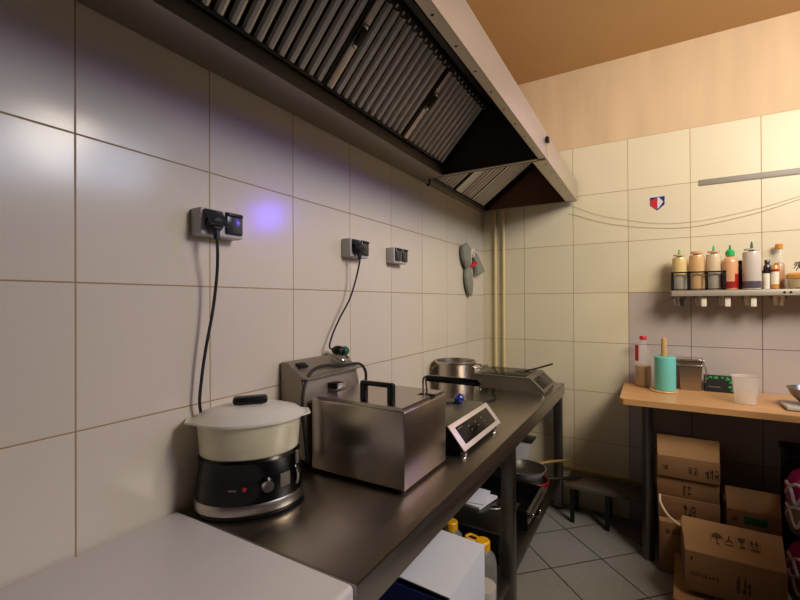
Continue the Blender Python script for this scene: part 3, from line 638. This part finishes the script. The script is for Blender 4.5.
sl = lambda x, z, r: k.lathe([(0, 0), (r, 0), (r*.9, .0012), (0, .0015)], (0, 0, 0), 10, mtx=Matrix.Translation((x, 2.962+.023*(z/.09)-.0003, WZ+z)) @ Matrix.Rotation(PI/2+.25, 4, 'X'))
for (x, z, r) in ((1.385, .078, .009), (1.41, .076, .012), (1.44, .080, .008), (1.465, .07, .012), (1.478, .055, .009), (1.473, .03, .010), (1.482, .014, .007), (1.462, .082, .006), (1.37, .07, .006)): sl(x, z, r)
k.build('green_print', 'green', t)
MB().box(1.375, 1.43, 2.9655, 2.968, WZ+.026, WZ+.031).build('pale_print', 'mark', t)
tag(MB().lathe([(0, .001), (.040, .001), (.043, .004), (.050, .070), (.0575, .138), (.0588, .140), (.0560, .138), (.0485, .07), (.0415, .006), (0, .004)], (1.499, 2.70, WZ), 40).build('plastic_cup', 'cup'), 'translucent plastic cup near the front edge of the wooden table', 'cup')
t = thing('kitchen_scale', (1.80, 2.72, WZ), 'flat grey kitchen scale under the steel bowl at the right edge', 'scale')
MB().box(1.640, 1.88, 2.62, 2.79, WZ+.004, WZ+.020, .004).build('body', 'socket_grey', t)
for fx, fy in ((1.665, 2.64), (1.86, 2.64), (1.665, 2.77), (1.86, 2.77)): MB().lathe([(0, .0), (.010, 0), (.010, .005), (0, .005)], (fx, fy, WZ), 12).build('foot', 'black', t)
tag(MB().lathe([(0, .002), (.030, 0), (.055, .012), (.085, .045), (.098, .078), (.100, .078), (.096, .078), (.080, .045), (.05, .016), (0, .006)], (1.757, 2.715, WZ+.0205), 40).build('mixing_bowl', 'bowl_steel'), 'grey steel bowl standing on the kitchen scale', 'bowl')

# ------------------------------------------------------------------ wall shelf with bottles
HZ = 1.455
t = thing('wall_shelf', (1.65, 2.98, 1.42), 'stainless steel wall shelf of sauces above the wooden table', 'shelf')
MB().box(1.195, 2.30, 2.895, 3.068, HZ-.004, HZ, .001).box(1.195, 2.30, 2.895, 2.899, 1.421, HZ, .001).box(1.195, 1.199, 2.895, 3.068, 1.421, HZ, .001).build('board', 'shelf_steel', t)
MB().prism([(2.93, HZ), (3.066, HZ), (3.066, 1.60)], 'x', 1.196, 1.199).build('end_bracket', 'steel', t)
k = MB()
for x in (1.69, 1.715): k.lathe([(0, 0), (.006, 0), (.006, .002), (0, .003)], (0, 0, 0), 12, mtx=Matrix.Translation((x, 2.895, 1.437)) @ Matrix.Rotation(PI/2, 4, 'X'))
k.build('screw', 'black', t)
t = thing('bottle_rack', (1.4, 2.93, HZ), 'black metal rack dividing the sauce bottles on the wall shelf', 'rack')
k = MB()
for y, xe in ((2.915, 1.450), (3.045, 1.72)): k.box(1.200, xe, y-.003, y+.003, HZ+.098, HZ+.106).box(1.200, xe, y-.003, y+.003, HZ+.002, HZ+.008)
xs = (1.203, 1.283, 1.364, 1.444, 1.524, 1.604, 1.717)
for i, x in enumerate(xs):
    if i < 4: k.box(x-.007, x+.007, 2.912, 2.918, HZ+.002, HZ+.106)
    k.box(x-.003, x+.003, 3.042, 3.048, HZ+.002, HZ+.106)
    if i < 4: k.box(x-.003, x+.003, 2.915, 3.045, HZ+.098, HZ+.105)
k.build('frame', 'black', t)
BG = 'sauce bottles on the wall shelf'
def bottle(x, y, r, h, fill, fillmat, body, label, tip=None, neck=.012, tiph=.035, capmat=None, capr=.016, caph=.02, shoulder=.80, lower=None, name='sauce_bottle'):
    t = thing(name, (x, y, HZ), label, 'bottle', BG)
    z = HZ+.001
    MB().lathe([(0, 0), (r*.93, 0), (r, .005), (r, h*shoulder), (r*.93, h*(shoulder+.07)), (r*.62, h*.94), (neck, h*.97), (neck, h)], (x, y, z), 28).build('body', body, t)
    if fill:
        f = h*fill; pr = [(0, .002), (r*.90, .002), (r*.955, .007), (r*.955, f), (0, f)]
        MB().lathe(pr, (x, y, z), 28).build('sauce', fillmat, t)
    if lower:
        MB().lathe([(r*.93, .0005), (r+.0006, .006), (r+.0006, h*lower[0])], (x, y, z), 28).build('sauce_level', lower[1], t)
    if tip:
        if capmat: MB().lathe([(neck, h-.004), (capr, h-.004), (capr, h+caph*.6), (capr*.5, h+caph), (0, h+caph)], (x, y, z), 20).build('cap', capmat, t)
        MB().lathe([(.0075, h+(caph if capmat else 0)-.002), (.0055, h+tiph*.6), (.0035, h+tiph), (0, h+tiph+.001)], (x, y, z), 12).build('nozzle', tip, t)
    elif capmat:
        MB().lathe([(neck, h-.006), (capr, h-.006), (capr, h+caph-.003), (capr*.85, h+caph), (0, h+caph)], (x, y, z), 20).build('cap', capmat, t)
    return t
BY_ = 2.972
bottle(1.240, BY_, .037, .205, 0, None, 'sauce_yellow', 'leftmost squeeze bottle on the shelf, pale yellow with a green nozzle tip', 'green', tiph=.034, capmat='sauce_orange', capr=.030, caph=.006, shoulder=.86, lower=(.42, 'grey_brine'))
bottle(1.324, BY_, .038, .215, 0, None, 'sauce_orange', 'second bottle from the left on the shelf, orange cream without a tip', None, capmat='sauce_peach', capr=.031, caph=.008, shoulder=.86)
bottle(1.403, BY_, .037, .215, 0, None, 'sauce_white', 'third bottle from the left on the shelf, whitish with a green nozzle tip', 'green', tiph=.036, capmat='sauce_peach', capr=.030, caph=.006, shoulder=.86, lower=(.46, 'grey_brine'))
t = bottle(1.474, 2.950, .036, .190, .42, 'sauce_red', 'sauce_peach', 'red chilli sauce bottle with a bright green pointed cap, fourth on the shelf', 'dgreen', tiph=.056, capmat='green', capr=.021, caph=.034, lower=(.45, 'sauce_red'))
lb = MB()
for kk in range(6):
    a0 = math.radians(-125+kk*10); a1 = a0+math.radians(10)
    lb.quad(*[(1.474+.0372*math.cos(a), 2.950+.0372*math.sin(a), HZ+z) for a, z in ((a0, .045), (a1, .045), (a1, .125), (a0, .125))])
lb.build('label', 'sauce_peach', t)
bottle(1.530, 2.998, .020, .150, 0, None, 'sauce_dark', 'dark brown bottle partly hidden between the red sauce and the tall white bottle', None, capmat='black', capr=.016, caph=.012, name='soy_bottle')
bottle(1.566, 2.938, .041, .215, 0, None, 'sauce_pale', 'tall milky squeeze bottle with dark sauce at the bottom, middle of the shelf', 'dgreen', tiph=.042, capmat='sauce_pale', capr=.034, caph=.006, shoulder=.87, lower=(.20, 'sauce_lilac'))
t = thing('spice_jar', (1.618, 2.94, HZ), 'small jar with a black lid and cream label on the shelf', 'jar')
MB().lathe([(0, .001), (.014, .001), (.0155, .004), (.0155, .085), (0, .085)], (1.627, 2.945, HZ), 20).build('jar', 'paper', t)
MB().lathe([(.0165, .085), (.0165, .102), (0, .103)], (1.627, 2.945, HZ), 20).build('lid', 'black', t)
t = bottle(1.640, 2.995, .017, .145, 0, None, 'sauce_dark', 'slim dark bottle behind the white labelled bottle on the shelf', None, capmat='sauce_dark', capr=.012, caph=.014, neck=.009)
t = thing('labelled_bottle', (1.668, 2.945, HZ), 'bottle with a white and red label on amber sauce, toward the right of the shelf', 'bottle', BG)
MB().lathe([(0, .001), (.015, .001), (.0165, .004), (.0165, .100), (.016, .115), (.010, .128), (0, .129)], (1.662, 2.942, HZ), 24).build('body', 'honey', t)
MB().lathe([(.0171, .025), (.0171, .092)], (1.662, 2.942, HZ), 24).build('label', 'paper', t)
MB().lathe([(.0172, .092), (.01652, .104)], (1.662, 2.942, HZ), 24).build('label_band', 'darkred', t)
t = bottle(1.698, 3.036, .026, .225, 0, None, 'clear', 'clear glass bottle of amber sauce with a yellow cap, right end of the shelf', None, capmat='honey', capr=.017, caph=.022, shoulder=.62, neck=.014)
MB().lathe([(0, .003), (.023, .003), (.0245, .01), (.0245, .130), (.018, .145), (0, .145)], (1.698, 3.036, HZ), 24).build('sauce', 'amber', t)
t = thing('food_tub', (1.785, 2.975, HZ), 'cream plastic tub with an orange rim at the right end of the shelf', 'tub')
MB().lathe([(0, .001), (.054, .001), (.060, .006), (.070, .052), (0, .052)], (1.779, 2.94, HZ), 36).build('tub', 'cream_tub', t)
MB().lathe([(.0695, .052), (.074, .054), (.075, .072), (.066, .082), (0, .086)], (1.779, 2.94, HZ), 36).build('rim', 'orange_rim', t)
k = MB(); random.seed(3)
for i in range(26):
    a = random.uniform(0, 2*PI); e = random.uniform(.15, 1.1); r = random.uniform(.03, .055)
    k.tube([(1.775, 2.95, HZ+.087), (1.775+r*.6*math.cos(a)*math.cos(e), 2.95+r*.6*math.sin(a)*math.cos(e), HZ+.088+r*.8*math.sin(e)+.02), (1.775+r*math.cos(a)*math.cos(e), 2.95+r*math.sin(a)*math.cos(e), HZ+.09+r*math.sin(e)*.9)], .0022, 5)
tag(k.build('dried_herbs', 'pan_in'), 'dark tuft of dried herb sprigs on top of the cream tub', 'herbs')
# little steel cups hung below the shelf
places = ['leftmost', 'second from the left', 'third from the left', 'fourth from the left', 'rightmost']
for i, x in enumerate((1.235, 1.338, 1.445, 1.556, 1.676)):
    t = thing('sauce_cup', (x, 2.955, 1.36), places[i]+' of the small steel cups hanging under the shelf', 'cup', 'small steel cups under the shelf')
    MB().lathe([(0, 0), (.021, 0), (.024, .004), (.031, .046), (.033, .049), (.030, .047), (.022, .006), (0, .004)], (x, 2.955, 1.368), 24).build('cup', 'steel', t)
    MB().box(x-.034, x+.034, 2.94, 2.97, 1.418, 1.422).box(x-.034, x-.031, 2.94, 2.97, 1.405, 1.420).box(x+.031, x+.034, 2.94, 2.97, 1.405, 1.420).build('bracket', 'steel', t)
    if i < 4: MB().box(x+.002+(0 if i else -.002), x+.026, 2.917, 2.920, 1.362, 1.416, .001).build('tag', 'paper' if i != 0 else 'chrome', t)

# ------------------------------------------------------------------ far wall details
tag(MB().box(1.346, 1.98, D-.006, D-.0005, 2.079, 2.113, .001).build('knife_strip', 'grey_tile_strip'), 'grey magnetic strip on the far wall tiles above the shelf', 'strip')
t = thing('wall_sticker', (1.133, D-.001, 1.955), 'small red, white and blue shield sticker on the far wall', 'sticker')
Yd = D-.0012
def sh(poly, mat, nm, off=0): MB().prism(poly, 'y', Yd-off-.0006, Yd-off+.0006).build(nm, mat, t)
sh([(1.094, 2.040), (1.172, 2.042), (1.171, 1.990), (1.133, 1.957), (1.095, 1.990)], 'blue', 'blue_shield')
sh([(1.097, 2.020), (1.131, 2.036), (1.131, 1.961), (1.098, 1.990)], 'red', 'red_field', .0008)
sh([(1.133, 2.037), (1.142, 2.037), (1.164, 2.008), (1.142, 1.974), (1.133, 1.967)], 'white_enamel', 'white_chevron', .0008)
tag(MB().tube([(.62, D-.006, 1.99), (.655, D-.005, 1.981), (.809, D-.005, 1.918), (.966, D-.005, 1.876), (1.146, D-.005, 1.847), (1.30, D-.005, 1.838), (1.445, D-.005, 1.856), (1.625, D-.005, 1.892), (1.793, D-.005, 1.944), (1.98, D-.005, 2.01)], .0013, 6).build('hanging_wire', 'wire_beige'),
    'lower of the two thin wires sagging across the far wall', 'wire', 'thin wires on the far wall')
tag(MB().tube([(.62, D-.006, 2.05), (.655, D-.005, 2.035), (.80, D-.005, 1.965), (.966, D-.005, 1.915), (1.14, D-.005, 1.876), (1.30, D-.005, 1.868), (1.445, D-.005, 1.882), (1.625, D-.005, 1.915), (1.793, D-.005, 1.960), (1.98, D-.005, 2.025)], .0010, 6).build('hanging_wire', 'wire_beige'),
    'upper of the two thin wires sagging across the far wall', 'wire', 'thin wires on the far wall')

# ------------------------------------------------------------------ cardboard boxes below the wooden table
CG = 'cardboard boxes under the wooden table'
def glyphs(b, x0, z, y, n, w, h, gap, rs):
    """unreadable blocks of printing, built as thin strokes"""
    R = random.Random(rs)
    for i in range(n):
        x = x0+i*(w+gap)
        for _ in range(5):
            if R.random() < .5:
                xx = x+R.uniform(0, w*.8); b.box(xx, xx+w*.18, y-.0008, y, z, z+h*R.uniform(.5, 1))
            else:
                zz = z+R.uniform(0, h*.85); b.box(x, x+w*R.uniform(.5, 1), y-.0008, y, zz, zz+h*.13)
def closed_box(x0, x1, y0, y1, z0, z1, label, prints, name='cardboard_box', mat='print', flap=None):
    t = thing(name, ((x0+x1)/2, (y0+y1)/2, z0), label, 'box', CG)
    MB().box(x0, x1, y0, y1, z0+.001, z1-.004, .003).build('carton_body', 'cardboard', t)
    ym = (y0+y1)/2
    MB().box(x0+.001, x1-.001, y0+.001, ym-.001, z1-.004, z1-.0005).box(x0+.001, x1-.001, ym+.001, y1-.001, z1-.004, z1-.0005).build('top_flaps', 'cardboard_in', t)
    if flap: MB().slab([(x0+.002, y0+.001, z1), (x1-.002, y0+.001, z1), (x1+.003, flap[0], flap[1]), (x0, flap[0], flap[1])], -.004).build('front_flap', 'cardboard_in', t)
    if prints:
        for (dx, dz, n, w, h, rs) in prints:
            b = MB(); glyphs(b, x0+dx, z0+dz, y0, n, w, h, w*.25, rs); b.build('print', mat, t)
    return t
closed_box(1.118, 1.384, 2.602, 3.04, .478, .588, 'topmost cardboard box in the left stack under the wooden table', [(.02, .04, 1, .03, .025, 1), (.135, .03, 2, .018, .04, 2), (.205, .025, 3, .016, .05, 3)], flap=(2.655, .682))
closed_box(1.116, 1.382, 2.615, 3.04, .378, .477, 'second box down in the left stack of cardboard boxes', [(.115, .015, 2, .016, .06, 4)])
closed_box(1.120, 1.384, 2.61, 3.04, .262, .377, 'third box down in the left stack, behind the front carton', [(.115, .02, 3, .014, .07, 5)])
closed_box(1.124, 1.382, 2.56, 3.035, .002, .261, 'bottom box of the left stack, standing on the floor', [(.03, .20, 3, .02, .03, 6)])
tb = tag(MB().tube([(1.128, 2.594, .382), (1.132, 2.560, .350), (1.165, 2.50, .318), (1.21, 2.46, .302)], .006, 8).build('packing_strap', 'cream_tub'), 'pale curled packing strap hanging between the left box stack and the front carton', 'strap')
t = closed_box(1.418, 1.632, 2.685, 2.99, .002, .346, 'cardboard box with a green printed panel, right of the stack', [(.02, .285, 1, .022, .035, 8)], flap=(2.74, .438))
k = MB().box(1.488, 1.580, 2.6842, 2.685, .280, .320); k.build('green_panel', 'green_print', t)
k = MB(); glyphs(k, 1.498, .287, 2.684, 4, .015, .026, .005, 9); k.build('panel_print', 'print', t)
k = MB(); glyphs(k, 1.555, .255, 2.6848, 3, .014, .014, .004, 10); k.build('green_text', 'green_print', t)
# front carton: open flap with handling symbols
t = thing('cardboard_box', (1.39, 2.41, .12), 'large front cardboard box whose raised flap shows four handling symbols', 'box', CG)
MB().box(1.216, 1.557, 2.243, 2.556, .125, .298, .003).build('carton_body', 'cardboard', t)
MB().slab([(1.216, 2.244, .299), (1.557, 2.244, .299), (1.560, 2.336, .405), (1.210, 2.336, .407)], -.004).build('front_flap', 'cardboard_in', t)
MB().slab([(1.216, 2.555, .299), (1.557, 2.555, .299), (1.557, 2.40, .302), (1.216, 2.40, .302)], .004).build('rear_flap', 'cardboard_in', t)
k = MB()
fe = Vector((0, .092, .106)).normalized(); fnn = Vector((0, -fe.z, fe.y))
FM = Matrix((Vector((1, 0, 0)), fe, fnn)).transposed().to_4x4(); FM.translation = Vector((0, 2.244, .299))+fnn*.0042
def pz(poly): k.prism(poly, 'z', -.0004, .0006, mtx=FM)
def bx2(x0, x1, y0, y1): k.box(x0, x1, y0, y1, -.0004, .0006, mtx=FM)
y = .078
x = 1.335                                                       # umbrella
pz([(x-.020, y), (x-.013, y+.014), (x, y+.019), (x+.013, y+.014), (x+.020, y)]); bx2(x-.0015, x+.0015, y-.022, y); bx2(x-.0015, x+.008, y-.025, y-.022)
x = 1.378                                                       # stacking mark
pz([(x-.015, y-.010), (x, y+.004), (x+.015, y-.010), (x+.010, y-.010), (x, y-.002), (x-.010, y-.010)]); bx2(x-.0025, x+.0025, y+.006, y+.016); bx2(x-.014, x+.014, y-.023, y-.019)
x = 1.421                                                       # goblet
pz([(x-.014, y+.018), (x+.014, y+.018), (x+.008, y+.001), (x-.008, y+.001)]); bx2(x-.002, x+.002, y-.016, y+.001); bx2(x-.010, x+.010, y-.022, y-.016)
x = 1.462                                                       # up arrows
for dx in (-.008, .008): pz([(x+dx-.007, y+.004), (x+dx, y+.019), (x+dx+.007, y+.004)]); bx2(x+dx-.0015, x+dx+.0015, y-.015, y+.004)
bx2(x-.015, x+.015, y-.022, y-.018)
for a in (1.312, 1.357, 1.400, 1.442, 1.482): bx2(a, a+.0008, y-.026, y+.023)
k.build('handling_symbols', 'print', t)
k = MB(); glyphs(k, 1.235, .195, 2.2428, 8, .010, .016, .003, 11); k.build('print', 'print', t)
k = MB(); glyphs(k, 1.395, .17, 2.2428, 3, .013, .085, .006, 12); k.build('print', 'print', t)
k = MB(); glyphs(k, 1.235, .26, 2.2428, 1, .012, .018, .004, 13); k.build('print', 'print', t)
t = thing('cardboard_box', (1.40, 2.36, 0), 'flattened open cardboard box on the floor beneath the front carton', 'box', CG)
MB().box(1.205, 1.60, 2.225, 2.545, .002, .085, .003).build('carton_body', 'cardboard', t)
MB().slab([(1.17, 2.20, .088), (1.62, 2.20, .088), (1.60, 2.548, .112), (1.19, 2.548, .116)], .005).build('open_flap', 'cardboard_in', t)
MB().slab([(1.172, 2.203, .062), (1.22, 2.175, .06), (1.60, 2.180, .06), (1.60, 2.205, .066)], .004).build('torn_flap', 'cardboard_in', t)

# ------------------------------------------------------------------ pink bags and crate at the right
t = thing('plastic_crate', (1.83, 2.93, 0), 'black plastic crate in the shade behind the pink bags', 'crate')
MB().box(1.70, 2.05, 2.82, 3.05, .002, .60, .008).build('crate', 'black', t)
MB().box(1.69, 2.06, 2.81, 3.055, .60, .625, .006).build('rim', 'rubber', t)
def bag(x, y, z0, rx, ry, h, label, rs):
    t = thing('food_bag', (x, y, z0), label, 'bag', 'pink food bags beside the boxes')
    b = MB(); b.ball((x, y, z0+h/2), rx, ry, h/2, 32)
    R = random.Random(rs); ph = [R.uniform(0, 6) for _ in range(4)]
    for v in b.bm.verts:
        d = v.co-Vector((x, y, z0+h/2)); dz = d.z/(h/2)
        q = max(abs(d.x)/rx, abs(d.y)/ry, 1e-6); rr = math.hypot(d.x/rx, d.y/ry)
        if rr > 1e-4:
            k2 = (min(1, (1-abs(dz)**4))**.35 if abs(dz) < 1 else 0)/rr*.97
            wob = 1+.035*math.sin(7*math.atan2(d.y, d.x)+ph[0])+.03*math.sin(9*dz+ph[1])
            v.co.x = x+d.x*k2*wob; v.co.y = y+d.y*k2*wob
    b.build('bag', 'pink', t)
    s = MB(); 
    for i in range(4):
        zz = z0+h*(.34+.15*i); q = .02*(-1)**i
        s.tube([(x-rx*.99, y-ry*.20, zz), (x-rx*.98, y-ry*.60, zz+.02+q), (x-rx*.90, y-ry*.90, zz-q), (x-rx*.70, y-ry*1.0, zz+.03+q), (x-rx*.45, y-ry*1.01, zz-q)], .007, 6)
    s.build('white_print', 'pale_film', t)
    w_ = MB().ball((x-rx*.80, y-ry*.40, z0+h*.36), rx*.22, ry*.55, h*.26, 20).build('clear_window', 'onion', t)
    return t
bag(1.800, 2.66, .275, .165, .130, .34, 'upper pink and white food bag at the right edge, leaning on the lower bag', 1)
bag(1.805, 2.66, .002, .165, .135, .266, 'lower pink and white food bag on the floor at the right edge', 2)
